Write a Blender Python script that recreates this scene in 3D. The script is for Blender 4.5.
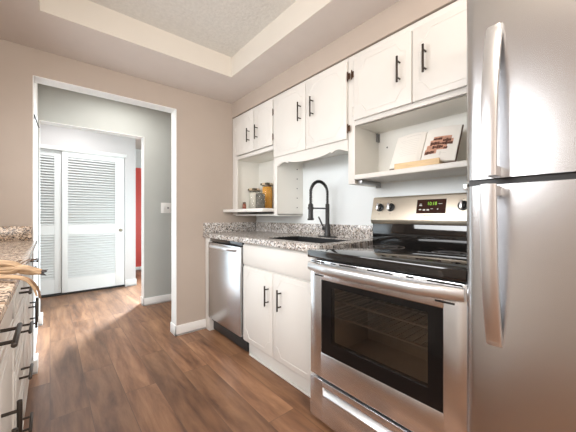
import bpy, bmesh, math, random
from mathutils import Vector, Matrix
random.seed(7)
for _o in list(bpy.data.objects):
    bpy.data.objects.remove(_o)
SC = bpy.context.scene
COL = SC.collection

# ------------------------------------------------------------------ camera
YAW = math.atan(238 / 284)
cam_data = bpy.data.cameras.new('camera')
cam_data.sensor_width = 36
cam_data.lens = 284 / 576 * 36
cam_data.shift_y = -0.5 / 576
cam_data.clip_start = 0.02
cam = bpy.data.objects.new('camera', cam_data)
cam.location = (0, 0, 1.10)
cam.rotation_euler = (math.pi / 2, 0, -YAW)
COL.objects.link(cam)
SC.camera = cam

# ------------------------------------------------------------------ world, lights, exposure
world = bpy.data.worlds.new('world')
SC.world = world
world.use_nodes = True
world.node_tree.nodes['Background'].inputs[0].default_value = (0.9, 0.95, 1, 1)
world.node_tree.nodes['Background'].inputs[1].default_value = 0.3
SC.view_settings.view_transform = 'Standard'
SC.view_settings.look = 'None'
SC.view_settings.exposure = -0.2
SC.view_settings.gamma = 1.0


def area(name, loc, target, sx, sy, power, col, spread=180):
    l = bpy.data.lights.new(name, 'AREA')
    l.shape = 'RECTANGLE'
    l.size, l.size_y, l.energy, l.color = sx, sy, power, col
    l.spread = math.radians(spread)
    o = bpy.data.objects.new(name, l)
    o.location = loc
    o.rotation_euler = (Vector(target) - Vector(loc)).to_track_quat('-Z', 'Y').to_euler()
    COL.objects.link(o)
    return o


def point(name, loc, power, col, r):
    l = bpy.data.lights.new(name, 'POINT')
    l.energy, l.color, l.shadow_soft_size = power, col, r
    o = bpy.data.objects.new(name, l)
    o.location = loc
    COL.objects.link(o)
    return o


point('tray_lamp', (0.5, -0.1, 2.31), 22, (1.0, 0.90, 0.80), 0.14)
area('fill_behind_camera', (0.25, -1.9, 1.45), (0.45, 1.6, 1.0), 1.6, 1.4, 75, (1.0, 0.97, 0.93))  # invented fill light, no known window behind the camera
area('window_left', (-0.71, 1.42, 1.44), (1.0, 1.45, 0.95), 1.7, 1.0, 43, (0.96, 0.98, 1.0), 125)
area('hall_daylight', (2.55, 5.95, 1.75), (0.2, 2.95, 0.0), 0.45, 1.0, 112, (0.74, 0.89, 1.0), 65)
area('hall_fill', (0.6, 3.25, 2.42), (0.6, 3.25, 0), 0.5, 0.4, 12, (1.0, 0.97, 0.93))  # overhead fill added to brighten the hall, no fixture known there
area('corridor_fill', (0.2, 4.4, 2.42), (0.2, 4.4, 0), 0.6, 0.4, 12, (0.97, 0.98, 1.0))  # unseen light added to brighten the closet doors

# ------------------------------------------------------------------ materials
def nt(name):
    m = bpy.data.materials.new(name)
    m.use_nodes = True
    t = m.node_tree
    return m, t, t.nodes['Principled BSDF']


def plain(name, col, rough=0.5, metal=0.0, var=0.03, scale=6.0, bump=0.0, bscale=60.0, spec=0.5, coat=0.0, stretch=(1, 1, 1)):
    m, t, b = nt(name)
    n, l = t.nodes, t.links
    tc = n.new('ShaderNodeTexCoord')
    mp = n.new('ShaderNodeMapping')
    mp.inputs['Scale'].default_value = stretch
    l.new(tc.outputs['Object'], mp.inputs[0])
    noise = n.new('ShaderNodeTexNoise')
    noise.inputs['Scale'].default_value = scale
    noise.inputs['Detail'].default_value = 4
    l.new(mp.outputs[0], noise.inputs['Vector'])
    r = n.new('ShaderNodeValToRGB')
    r.color_ramp.elements[0].color = tuple(max(0, c * (1 - var)) for c in col) + (1,)
    r.color_ramp.elements[1].color = tuple(min(1, c * (1 + var)) for c in col) + (1,)
    r.color_ramp.elements[0].position, r.color_ramp.elements[1].position = 0.3, 0.7
    l.new(noise.outputs['Fac'], r.inputs[0])
    l.new(r.outputs[0], b.inputs['Base Color'])
    b.inputs['Roughness'].default_value = rough
    b.inputs['Metallic'].default_value = metal
    b.inputs['Specular IOR Level'].default_value = spec
    b.inputs['Coat Weight'].default_value = coat
    if bump:
        n2 = n.new('ShaderNodeTexNoise')
        n2.inputs['Scale'].default_value = bscale
        n2.inputs['Detail'].default_value = 5
        l.new(mp.outputs[0], n2.inputs['Vector'])
        bp = n.new('ShaderNodeBump')
        bp.inputs['Strength'].default_value = bump
        bp.inputs['Distance'].default_value = 0.01
        l.new(n2.outputs['Fac'], bp.inputs['Height'])
        l.new(bp.outputs[0], b.inputs['Normal'])
    return m


def steel(name, col, rough, along):
    m, t, b = nt(name)
    n, l = t.nodes, t.links
    tc = n.new('ShaderNodeTexCoord')
    mp = n.new('ShaderNodeMapping')
    mp.inputs['Scale'].default_value = along
    l.new(tc.outputs['Object'], mp.inputs[0])
    noise = n.new('ShaderNodeTexNoise')
    noise.inputs['Scale'].default_value = 3
    noise.inputs['Detail'].default_value = 2
    l.new(mp.outputs[0], noise.inputs['Vector'])
    b.inputs['Roughness'].default_value = rough
    r = n.new('ShaderNodeValToRGB')
    r.color_ramp.elements[0].color = tuple(c * 0.96 for c in col) + (1,)
    r.color_ramp.elements[1].color = tuple(min(1, c * 1.03) for c in col) + (1,)
    l.new(noise.outputs['Fac'], r.inputs[0])
    l.new(r.outputs[0], b.inputs['Base Color'])
    b.inputs['Metallic'].default_value = 1.0
    return m


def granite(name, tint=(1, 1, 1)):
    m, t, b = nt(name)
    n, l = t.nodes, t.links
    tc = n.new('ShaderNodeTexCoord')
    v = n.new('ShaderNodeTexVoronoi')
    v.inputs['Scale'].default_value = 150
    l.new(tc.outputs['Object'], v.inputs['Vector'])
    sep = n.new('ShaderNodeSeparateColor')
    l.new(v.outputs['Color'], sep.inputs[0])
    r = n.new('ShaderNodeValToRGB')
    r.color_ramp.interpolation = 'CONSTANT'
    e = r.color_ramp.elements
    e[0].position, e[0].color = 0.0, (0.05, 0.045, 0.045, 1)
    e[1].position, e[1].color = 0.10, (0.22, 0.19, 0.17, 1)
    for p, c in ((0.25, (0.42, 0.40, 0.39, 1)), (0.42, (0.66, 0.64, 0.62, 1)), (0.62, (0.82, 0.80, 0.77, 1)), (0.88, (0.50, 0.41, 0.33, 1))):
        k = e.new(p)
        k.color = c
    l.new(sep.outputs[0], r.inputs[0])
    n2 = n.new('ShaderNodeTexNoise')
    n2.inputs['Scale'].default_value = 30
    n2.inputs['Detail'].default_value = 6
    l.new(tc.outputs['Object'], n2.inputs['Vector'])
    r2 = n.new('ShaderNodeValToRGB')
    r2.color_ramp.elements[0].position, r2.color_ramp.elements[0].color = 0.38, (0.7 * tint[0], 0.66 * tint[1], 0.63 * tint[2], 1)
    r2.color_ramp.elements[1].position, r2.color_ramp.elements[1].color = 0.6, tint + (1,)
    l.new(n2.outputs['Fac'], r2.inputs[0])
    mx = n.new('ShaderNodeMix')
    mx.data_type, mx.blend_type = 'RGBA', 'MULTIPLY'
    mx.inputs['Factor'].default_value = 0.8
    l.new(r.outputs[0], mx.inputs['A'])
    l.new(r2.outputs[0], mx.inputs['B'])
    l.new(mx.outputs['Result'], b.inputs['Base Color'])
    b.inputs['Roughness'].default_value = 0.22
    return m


def planks(name):
    m, t, b = nt(name)
    n, l = t.nodes, t.links
    tc = n.new('ShaderNodeTexCoord')
    sp = n.new('ShaderNodeSeparateXYZ')
    l.new(tc.outputs['Object'], sp.inputs[0])
    cb = n.new('ShaderNodeCombineXYZ')
    l.new(sp.outputs['Y'], cb.inputs['X'])
    l.new(sp.outputs['X'], cb.inputs['Y'])
    br = n.new('ShaderNodeTexBrick')
    br.offset = 0.37
    br.offset_frequency = 2
    br.inputs['Scale'].default_value = 1.0
    br.inputs['Brick Width'].default_value = 1.22
    br.inputs['Row Height'].default_value = 0.178
    br.inputs['Mortar Size'].default_value = 0.0016
    br.inputs['Mortar Smooth'].default_value = 0.6
    br.inputs['Bias'].default_value = 0.0
    br.inputs['Color1'].default_value = (0, 0, 0, 1)
    br.inputs['Color2'].default_value = (1, 1, 1, 1)
    br.inputs['Mortar'].default_value = (0.5, 0.5, 0.5, 1)
    l.new(cb.outputs[0], br.inputs['Vector'])
    # offset the grain per plank
    mulv = n.new('ShaderNodeVectorMath')
    mulv.operation = 'MULTIPLY_ADD'
    l.new(br.outputs['Color'], mulv.inputs[0])
    mulv.inputs[1].default_value = (7, 13, 5)
    l.new(tc.outputs['Object'], mulv.inputs[2])
    mp = n.new('ShaderNodeMapping')
    mp.inputs['Scale'].default_value = (12, 1.6, 1)
    l.new(mulv.outputs[0], mp.inputs[0])
    g = n.new('ShaderNodeTexNoise')
    g.inputs['Scale'].default_value = 1.0
    g.inputs['Detail'].default_value = 7
    g.inputs['Roughness'].default_value = 0.62
    g.inputs['Distortion'].default_value = 0.35
    l.new(mp.outputs[0], g.inputs['Vector'])
    r = n.new('ShaderNodeValToRGB')
    e = r.color_ramp.elements
    e[0].position, e[0].color = 0.28, (0.085, 0.040, 0.022, 1)
    e[1].position, e[1].color = 0.75, (0.40, 0.225, 0.13, 1)
    k = e.new(0.47)
    k.color = (0.215, 0.108, 0.060, 1)
    l.new(g.outputs['Fac'], r.inputs[0])
    hs = n.new('ShaderNodeHueSaturation')
    sepc = n.new('ShaderNodeSeparateColor')
    l.new(br.outputs['Color'], sepc.inputs[0])
    mr = n.new('ShaderNodeMapRange')
    mr.inputs['To Min'].default_value, mr.inputs['To Max'].default_value = 0.8, 1.25
    l.new(sepc.outputs[0], mr.inputs['Value'])
    l.new(mr.outputs[0], hs.inputs['Value'])
    hs.inputs['Saturation'].default_value = 1.06
    l.new(r.outputs[0], hs.inputs['Color'])
    mo = n.new('ShaderNodeMix')
    mo.data_type = 'RGBA'
    l.new(br.outputs['Fac'], mo.inputs['Factor'])
    l.new(hs.outputs[0], mo.inputs['A'])
    mo.inputs['B'].default_value = (0.10, 0.055, 0.035, 1)
    l.new(mo.outputs['Result'], b.inputs['Base Color'])
    b.inputs['Roughness'].default_value = 0.42
    bp = n.new('ShaderNodeBump')
    bp.inputs['Strength'].default_value = 0.15
    bp.inputs['Distance'].default_value = 0.003
    l.new(g.outputs['Fac'], bp.inputs['Height'])
    l.new(bp.outputs[0], b.inputs['Normal'])
    return m


def glassy(name, tint, mix, base=(0.02, 0.02, 0.02)):
    m, t, b = nt(name)
    n, l = t.nodes, t.links
    tr = n.new('ShaderNodeBsdfTransparent')
    tr.inputs[0].default_value = tint + (1,)
    b.inputs['Base Color'].default_value = base + (1,)
    b.inputs['Roughness'].default_value = 0.04
    b.inputs['Specular IOR Level'].default_value = 1.0
    b.inputs['Coat Weight'].default_value = 1.0
    ms = n.new('ShaderNodeMixShader')
    ms.inputs[0].default_value = mix
    l.new(tr.outputs[0], ms.inputs[1])
    l.new(b.outputs[0], ms.inputs[2])
    l.new(ms.outputs[0], n['Material Output'].inputs['Surface'])
    return m


def glow(name, col, s):
    m, t, b = nt(name)
    b.inputs['Base Color'].default_value = (0, 0, 0, 1)
    b.inputs['Emission Color'].default_value = col + (1,)
    b.inputs['Emission Strength'].default_value = s
    return m


M = {
    'wall': plain('wall_paint', (0.485, 0.41, 0.35), 0.7, bump=0.03, bscale=180, var=0.015),
    'grey': plain('hall_paint', (0.50, 0.515, 0.49), 0.7, bump=0.03, bscale=180, var=0.015),
    'mauve': plain('closet_wall_paint', (0.66, 0.63, 0.62), 0.7, var=0.015),
    'ceil': plain('ceiling_paint', (0.70, 0.635, 0.59), 0.75, bump=0.06, bscale=120, var=0.02),
    'tray': plain('tray_paint', (0.70, 0.65, 0.58), 0.7, var=0.01),
    'stipple': plain('stipple_ceiling', (0.72, 0.70, 0.66), 0.85, bump=0.55, bscale=42, var=0.05, scale=50),
    'splash': plain('white_wall', (0.90, 0.94, 0.95), 0.45, var=0.01),
    'trim': plain('white_trim', (0.86, 0.85, 0.83), 0.4, var=0.01),
    'cab': plain('cabinet_white', (0.765, 0.74, 0.70), 0.38, var=0.012),
    'cabin': plain('cabinet_inside', (0.85, 0.84, 0.79), 0.5, var=0.01),
    'louver': plain('louver_white', (0.88, 0.89, 0.88), 0.45, var=0.01),
    'floor': planks('plank_floor'),
    'granite': granite('granite'),
    'granite2': granite('granite_warm_reflect', (0.95, 0.74, 0.55)),  # same stone as granite, warm reflected light tinted into the colour
    'steel': steel('brushed_steel', (0.84, 0.855, 0.88), 0.26, (1.5, 1.5, 90)),
    'steelv': steel('brushed_steel_fridge', (0.60, 0.60, 0.61), 0.27, (1.5, 1.5, 90)),
    'steelh': steel('satin_handle', (0.80, 0.81, 0.83), 0.33, (60, 60, 1)),
    'panel': steel('control_steel', (0.72, 0.64, 0.53), 0.36, (1.5, 1.5, 90)),
    'bronze': plain('dark_bronze', (0.045, 0.035, 0.028), 0.35, metal=0.6, var=0.1),
    'hinge': plain('hinge_bronze', (0.10, 0.055, 0.035), 0.4, metal=0.7, var=0.1),
    'black': plain('matte_black', (0.018, 0.018, 0.019), 0.4, var=0.1),
    'blackgl': plain('black_glass', (0.012, 0.011, 0.011), 0.06, var=0.05, coat=0.5),
    'border': plain('oven_glass_border', (0.008, 0.007, 0.007), 0.08, var=0.05, spec=0.3),
    'ring': plain('burner_print', (0.16, 0.14, 0.13), 0.3),
    'dark': plain('dark_gap', (0.02, 0.018, 0.017), 0.7),
    'cavity': plain('oven_cavity', (0.42, 0.37, 0.32), 0.5, var=0.15),
    'rack': plain('rack_wire', (0.75, 0.72, 0.68), 0.3, metal=1.0),
    'pane': glassy('oven_pane', (0.85, 0.78, 0.70), 0.22),
    'clear': glassy('jar_glass', (0.97, 0.98, 0.97), 0.05, (0.8, 0.82, 0.8)),
    'side': plain('fridge_side_grey', (0.22, 0.22, 0.22), 0.5, var=0.04),
    'cloud': plain('page_paper', (0.86, 0.83, 0.78), 0.7, var=0.02),
    'print': plain('grey_print', (0.76, 0.73, 0.69), 0.8),
    'cover': plain('book_cover', (0.10, 0.045, 0.03), 0.5),
    'photo': plain('photo_print', (0.62, 0.34, 0.24), 0.6, var=0.3, scale=40),
    'brownie': plain('brownie_print', (0.10, 0.035, 0.022), 0.6, var=0.5, scale=120),
    'wood': plain('light_wood', (0.76, 0.55, 0.31), 0.5, var=0.15, scale=12, stretch=(4, 1, 12)),
    'orange': plain('orange_pasta', (0.80, 0.36, 0.03), 0.6, var=0.25, scale=90),
    'oat': plain('white_flour', (0.80, 0.76, 0.68), 0.8, var=0.08, scale=90),
    'beans': plain('dark_beans', (0.12, 0.105, 0.085), 0.6, var=0.95, scale=75),
    'lidm': plain('jar_metal', (0.17, 0.14, 0.10), 0.35, metal=0.7, var=0.2),
    'cork': plain('bamboo_lid', (0.75, 0.60, 0.42), 0.5, var=0.1),
    'brown': plain('brown_bottle', (0.22, 0.05, 0.018), 0.25, var=0.1),
    'red': plain('coral_red_door', (0.85, 0.115, 0.09), 0.45, var=0.02),
    'plate': plain('switch_plate', (0.88, 0.87, 0.84), 0.35, var=0.01),
    'knobm': plain('old_brass', (0.20, 0.17, 0.13), 0.3, metal=0.9, var=0.1),
    'straw': plain('dried_straw', (0.42, 0.28, 0.165), 0.75, var=0.35, scale=25, stretch=(1, 1, 6)),
    'straw2': plain('dried_stem_dark', (0.20, 0.11, 0.06), 0.7, var=0.35, scale=25),
    'tip': plain('dark_seed_tip', (0.06, 0.055, 0.055), 0.8, var=0.3, scale=60),
    'green': glow('green_digits', (0.40, 0.85, 0.05), 1.0),
    'white_mark': plain('white_print', (0.85, 0.83, 0.8), 0.6),
    'grey_mark': plain('dark_print', (0.12, 0.10, 0.08), 0.6),
    'displayb': plain('display_brown', (0.045, 0.016, 0.010), 0.15),
    'galv': plain('grey_bracket', (0.42, 0.43, 0.44), 0.35, metal=0.7),
}


# ------------------------------------------------------------------ mesh builder (world coordinates; local to the parent's root on build)
def root_loc(p):
    v = Vector((0, 0, 0))
    while p:
        v = v + p.location
        p = p.parent
    return v


class MB:
    def __init__(s):
        s.bm = bmesh.new()

    def add(s, tmp, mat=None):
        if mat is not None:
            tmp.transform(mat)
        me = bpy.data.meshes.new('t')
        tmp.to_mesh(me)
        tmp.free()
        s.bm.from_mesh(me)
        bpy.data.meshes.remove(me)
        return s

    def box(s, x0, x1, y0, y1, z0, z1, bev=0.0, seg=2, mat=None):
        t = bmesh.new()
        x0, x1 = min(x0, x1), max(x0, x1)
        y0, y1 = min(y0, y1), max(y0, y1)
        z0, z1 = min(z0, z1), max(z0, z1)
        bmesh.ops.create_cube(t, size=1, matrix=Matrix.Translation(((x0 + x1) / 2, (y0 + y1) / 2, (z0 + z1) / 2)) @ Matrix.Diagonal((x1 - x0, y1 - y0, z1 - z0, 1)))
        if bev:
            bev = min(bev, (x1 - x0) * 0.45, (y1 - y0) * 0.45, (z1 - z0) * 0.45)
            bmesh.ops.bevel(t, geom=list(t.edges), offset=bev, segments=seg, affect='EDGES', profile=0.5)
        return s.add(t, mat)

    def prism(s, pts, axis, a, b, bev=0.0, mat=None):
        """pts is a polygon in the two other axes (order x,y,z without axis), swept from a to b"""
        t = bmesh.new()

        def v3(p, q):
            if axis == 'x':
                return (q, p[0], p[1])
            if axis == 'y':
                return (p[0], q, p[1])
            return (p[0], p[1], q)
        v0 = [t.verts.new(v3(p, a)) for p in pts]
        v1 = [t.verts.new(v3(p, b)) for p in pts]
        t.faces.new(v0)
        t.faces.new(v1[::-1])
        k = len(pts)
        for i in range(k):
            t.faces.new((v0[i], v1[i], v1[(i + 1) % k], v0[(i + 1) % k]))
        bmesh.ops.recalc_face_normals(t, faces=t.faces)
        if bev:
            bmesh.ops.bevel(t, geom=list(t.edges), offset=bev, segments=2, affect='EDGES', profile=0.5)
        return s.add(t, mat)

    def cyl(s, p0, p1, r0, r1=None, seg=16, bev=0.0):
        p0, p1 = Vector(p0), Vector(p1)
        r1 = r0 if r1 is None else r1
        d = p1 - p0
        t = bmesh.new()
        q = d.to_track_quat('Z', 'Y').to_matrix().to_4x4()
        bmesh.ops.create_cone(t, cap_ends=True, segments=seg, radius1=r0, radius2=r1, depth=d.length, matrix=Matrix.Translation((p0 + p1) / 2) @ q)
        if bev:
            ed = [e for e in t.edges if len(e.link_faces) == 2 and any(len(f.verts) > 4 for f in e.link_faces)]
            bmesh.ops.bevel(t, geom=ed, offset=bev, segments=2, affect='EDGES', profile=0.5)
        return s.add(t)

    def tube(s, pts, r, seg=8, closed=False, sx=1.0, sy=1.0):
        pts = [Vector(p) for p in pts]
        rr = r if isinstance(r, (list, tuple)) else [r] * len(pts)
        t = bmesh.new()
        rings = []
        k = len(pts)
        nrm = None
        for i, p in enumerate(pts):
            if closed:
                tan = (pts[(i + 1) % k] - pts[i - 1]).normalized()
            else:
                tan = (pts[min(i + 1, k - 1)] - pts[max(i - 1, 0)]).normalized()
            if nrm is None:
                nrm = Vector((0, 0, 1)) if abs(tan.z) < 0.9 else Vector((1, 0, 0))
            nrm = (nrm - tan * nrm.dot(tan)).normalized()
            bn = tan.cross(nrm)
            rings.append([t.verts.new(p + (nrm * math.cos(a) * sx + bn * math.sin(a) * sy) * rr[i]) for a in [2 * math.pi * j / seg for j in range(seg)]])
        for i in range(k if closed else k - 1):
            A, B = rings[i], rings[(i + 1) % k]
            for j in range(seg):
                t.faces.new((A[j], A[(j + 1) % seg], B[(j + 1) % seg], B[j]))
        if not closed:
            t.faces.new(rings[0][::-1])
            t.faces.new(rings[-1])
        bmesh.ops.recalc_face_normals(t, faces=t.faces)
        return s.add(t)

    def lathe(s, c, prof, seg=24):
        t = bmesh.new()
        rings = []
        for (r, z) in prof:
            rings.append([t.verts.new((c[0] + r * math.cos(2 * math.pi * j / seg), c[1] + r * math.sin(2 * math.pi * j / seg), c[2] + z)) for j in range(seg)])
        for A, B in zip(rings, rings[1:]):
            for j in range(seg):
                t.faces.new((A[j], A[(j + 1) % seg], B[(j + 1) % seg], B[j]))
        t.faces.new(rings[0][::-1])
        t.faces.new(rings[-1])
        bmesh.ops.recalc_face_normals(t, faces=t.faces)
        return s.add(t)

    def quad(s, a, b, c, d):
        t = bmesh.new()
        t.faces.new([t.verts.new(p) for p in (a, b, c, d)])
        return s.add(t)

    def build(s, name, mat, parent=None, label=None, loc=None):
        me = bpy.data.meshes.new(name)
        o = bpy.data.objects.new(name, me)
        COL.objects.link(o)
        if parent:
            o.parent = parent
            off = root_loc(parent)
        else:
            off = Vector(loc) if loc else Vector((0, 0, 0))
            o.location = off
        s.bm.transform(Matrix.Translation(-off))
        s.bm.to_mesh(me)
        s.bm.free()
        for p in me.polygons:
            p.use_smooth = True
        me.set_sharp_from_angle(angle=math.radians(32))
        me.materials.append(M[mat])
        if label:
            o['label'] = label
        return o


def box(*a, **k):
    return MB().box(*a, **k)


def thing(name, label, cat, loc, group=None):
    o = bpy.data.objects.new(name, None)
    o.empty_display_size = 0.05
    COL.objects.link(o)
    o.location = loc
    tag(o, label, cat, group)
    return o


def tag(o, label, cat, group=None):
    o['label'] = label
    o['category'] = cat
    if group:
        o['group'] = group
    return o


def struct(name, mb, mat, label, cat, parent=None):
    o = mb.build(name, mat, parent)
    if not parent:
        o['kind'] = 'structure'
        tag(o, label, cat)
    return o


def text(name, body, size, mat, parent, loc, rot, extrude=0.0003, align='CENTER', sx=1.0):
    c = bpy.data.curves.new(name, 'FONT')
    c.body = body
    c.size = size
    c.align_x = align
    c.align_y = 'CENTER'
    c.extrude = extrude
    o = bpy.data.objects.new(name, c)
    COL.objects.link(o)
    o.parent = parent
    o.location = Vector(loc) - root_loc(parent)
    o.rotation_euler = rot
    o.scale = (sx, 1, 1)
    bpy.context.view_layer.update()
    me = bpy.data.meshes.new_from_object(o)
    bpy.data.objects.remove(o)
    bpy.data.curves.remove(c)
    me.name = name
    me.materials.clear()
    me.materials.append(M[mat])
    o = bpy.data.objects.new(name, me)
    COL.objects.link(o)
    o.parent = parent
    o.location = Vector(loc) - root_loc(parent)
    o.rotation_euler = rot
    o.scale = (sx, 1, 1)
    return o


# ------------------------------------------------------------------ room
WX = 1.76      # right wall
LX = -0.72     # left wall
FY = 2.65      # far kitchen wall
HY = 3.78      # hall wall
CY = 5.0       # closet wall
CZ = 2.265     # lowered kitchen ceiling
struct('floor', box(-1.6, 3.0, -2.2, 6.6, -0.1, 0), 'floor', 'brown wood plank floor running from the kitchen into the hall', 'floor')
# ceiling ring with the raised tray
TX0, TX1, TY0, TY1 = -0.05, 1.176, -1.3, 2.147
c = MB()
c.box(LX, TX0, -2.0, FY, CZ, 2.55).box(TX1, WX, -2.0, FY, CZ, 2.55).box(TX0, TX1, TY1, FY, CZ, 2.55).box(TX0, TX1, -2.0, TY0, CZ, 2.55)
struct('ceiling', c, 'ceil', 'lower beige ceiling border around the raised tray', 'ceiling')
struct('ceiling_tray', box(TX0, TX1, TY0, TY1, 2.432, 2.55), 'stipple', 'raised stippled ceiling panel inside the tray', 'ceiling')
t = 0.006
c = MB()
c.box(TX0, TX0 + t, TY0, TY1, CZ, 2.432).box(TX1 - t, TX1, TY0, TY1, CZ, 2.432).box(TX0 + t, TX1 - t, TY1 - t, TY1, CZ, 2.432).box(TX0 + t, TX1 - t, TY0, TY0 + t, CZ, 2.432)
struct('trim_1', c, 'tray', 'cream upright sides of the ceiling tray', 'trim')
struct('wall_right', box(WX, WX + 0.12, -2.0, FY, 0, 2.55), 'splash', 'white kitchen wall behind the range, sink and wall cabinets', 'wall')
struct('wall_left', box(LX - 0.12, LX, -2.0, FY, 0, 2.55), 'wall', 'beige wall behind the left granite counter', 'wall')
struct('wall_back', box(LX - 0.12, WX + 0.12, -2.12, -2.0, 0, 2.55), 'wall', 'beige kitchen wall behind the viewer', 'wall')
OX0, OX1, OZ = -0.0914, 0.8866, 2.073
w = MB()
w.box(LX - 0.12, OX0, FY, FY + 0.12, 0, 2.55).box(OX1, 2.6, FY, FY + 0.12, 0, 2.55).box(OX0, OX1, FY, FY + 0.12, OZ, 2.55)
struct('wall_far', w, 'wall', 'tan kitchen wall with the cased opening to the hall', 'wall')
# white lining of the opening
j = MB()
j.box(OX0 - 0.001, OX0 + 0.004, FY - 0.004, FY + 0.124, 0, OZ).box(OX1 - 0.004, OX1 + 0.001, FY - 0.004, FY + 0.124, 0, OZ).box(OX0 + 0.004, OX1 - 0.004, FY - 0.004, FY + 0.124, OZ - 0.004, OZ + 0.001)
struct('trim_2', j, 'trim', 'white lining of the opening between kitchen and hall', 'trim')
struct('wall_soffit', box(1.452, WX, 0.0 - 2.0, FY, 2.114, CZ), 'wall', 'beige soffit above the white wall cabinets', 'wall')


def skirting(m, pts, h=0.092, th=0.013):
    """pts: runs ((x0,y0),(x1,y1)) axis aligned boxes given directly"""
    for (x0, x1, y0, y1) in pts:
        m.box(x0, x1, y0, y1, 0, h, 0.004)
        m.box(x0, x1, y0, y1, 0, 0.012)
    return m


struct('baseboard_far', skirting(MB(), [(OX1 - 0.013, 1.19, FY - 0.013, FY), (OX1 - 0.013, OX1, FY - 0.013, FY + 0.133)]), 'trim', 'white baseboard on the wall between the hall opening and the dishwasher', 'baseboard')
struct('baseboard_left', skirting(MB(), [(OX0 - 0.02, OX0 + 0.026, FY - 0.012, FY + 0.133)]), 'trim', 'short white baseboard at the left side of the hall opening', 'baseboard')

# hall behind the opening
w = MB()
SX0, SX1 = -0.082, 0.88
w.box(-1.6, SX0, HY, HY + 0.12, 0, 2.55).box(SX1, 2.6, HY, HY + 0.12, 0, 2.55).box(SX0, SX1, HY, HY + 0.12, 2.055, 2.55)
struct('wall_hall', w, 'grey', 'pale grey hall wall with the light switch', 'wall')
j = MB()
j.box(SX0 - 0.001, SX0 + 0.004, HY - 0.004, HY + 0.124, 0, 2.055).box(SX1 - 0.004, SX1 + 0.001, HY - 0.004, HY + 0.124, 0, 2.055).box(SX0 + 0.004, SX1 - 0.004, HY - 0.004, HY + 0.124, 2.051, 2.056)
struct('trim_3', j, 'trim', 'white lining of the second opening in front of the closet', 'trim')
struct('wall_hall_left', box(OX0 - 0.1, OX0, FY + 0.12, HY, 0, 2.55), 'trim', 'white side wall of the hall just inside the opening', 'wall')
struct('baseboard_hall', skirting(MB(), [(SX1 - 0.013, 2.4, HY - 0.013, HY), (SX1 - 0.013, SX1, HY - 0.013, HY + 0.133)]), 'trim', 'white baseboard along the grey hall wall', 'baseboard')
struct('baseboard_hall_left', skirting(MB(), [(SX0 - 0.009, SX0 + 0.026, HY - 0.013, HY + 0.133)]), 'trim', 'short white baseboard at the left foot of the second opening', 'baseboard')
struct('ceiling_hall', box(-1.6, 3.0, FY + 0.12, 6.6, 2.45, 2.55), 'tray', 'white ceiling over the hall and closet corridor', 'ceiling')
w = MB()
KX0, KX1 = -0.66, 0.89
w.box(-1.6, KX0, CY, CY + 0.12, 0, 2.45).box(KX1, 1.04, CY, CY + 0.12, 0, 2.45).box(KX0, KX1, CY, CY + 0.12, 2.035, 2.45).box(KX0, KX1, CY + 0.5, CY + 0.6, 0, 2.45)
struct('wall_closet', w, 'mauve', 'pale wall around the louvered closet doors', 'wall')
struct('trim_4', box(KX0, KX1 + 0.02, CY - 0.022, CY + 0.02, 1.995, 2.045, 0.004), 'trim', 'white head trim above the louvered closet doors', 'trim')
struct('baseboard_closet', skirting(MB(), [(KX1 + 0.005, 1.053, CY - 0.013, CY)], h=0.10), 'trim', 'white baseboard on the narrow wall beside the closet', 'baseboard')
w = MB()
w.box(2.9, 3.0, FY + 0.12, 6.6, 0, 2.45).box(-1.6, -1.5, FY + 0.12, 6.6, 0, 2.45).box(1.04, 2.9, 6.4, 6.5, 2.07, 2.45).box(1.7, 2.9, 6.4, 6.5, 0, 2.07).box(0.6, 1.1, 6.4, 6.5, 0, 2.07).box(0.9, 1.04, CY + 0.12, 6.5, 0, 2.45)
struct('wall_end', w, 'trim', 'white walls of the room beyond the closet', 'wall')
struct('door_3', box(1.1, 1.7, 6.39, 6.43, 0.06, 2.068, 0.003), 'red', 'coral red door at the far end seen past the closet', 'door')
struct('trim_5', box(1.1, 1.7, 6.36, 6.45, 0, 0.06, 0.004), 'trim', 'pale threshold under the coral red door', 'trim')


# louvered closet doors
def louver_door(name, label, x0, x1, y, st_l, st_r, knob=None):
    z0, z1 = 0.03, 1.995
    f = MB()
    f.box(x0, x0 + st_l, y, y + 0.03, z0, z1, 0.003).box(x1 - st_r, x1, y, y + 0.03, z0, z1, 0.003)
    a, b = x0 + st_l, x1 - st_r
    f.box(a, b, y + 0.002, y + 0.028, 1.916, z1).box(a, b, y + 0.002, y + 0.028, 0.835, 0.965).box(a, b, y + 0.002, y + 0.028, z0, 0.225)
    d = struct(name, f, 'louver', label, 'door')
    for (q0, q1) in ((0.225, 0.835), (0.965, 1.916)):
        s = MB()
        k = int(round((q1 - q0) / 0.036))
        for i in range(k):
            zc = q0 + (i + 0.5) * (q1 - q0) / k
            s.box(a - 0.003, b + 0.003, -0.019, 0.019, -0.003, 0.003, mat=Matrix.Translation((0, y + 0.015, zc)) @ Matrix.Rotation(math.radians(44), 4, 'X'))
        s.build('louver_panel', 'louver', d)
    if knob:
        kx, kz = knob
        kb = MB()
        kb.cyl((kx, y, kz), (kx, y - 0.012, kz), 0.024, 0.024, bev=0.003)
        kb.cyl((kx, y - 0.012, kz), (kx, y - 0.05, kz), 0.012, 0.026, bev=0.004)
        kb.build('door_knob', 'knobm', d, 'dark round metal knob')
    return d


louver_door('door_1', 'white louvered closet door with the dark round knob', 0.125, 0.884, CY + 0.004, 0.064, 0.12, (0.83, 0.877))
louver_door('door_2', 'white louvered closet door mostly hidden by the left jamb', -0.655, 0.12, CY + 0.036, 0.10, 0.075)
struct('gap_shade', box(KX0, KX1, CY, CY + 0.07, 0, 0.02), 'dark', 'dark strip painted as shade in the gap under the louvered closet doors', 'trim')  # solid dark strip stands in for the shade below the doors

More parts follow.
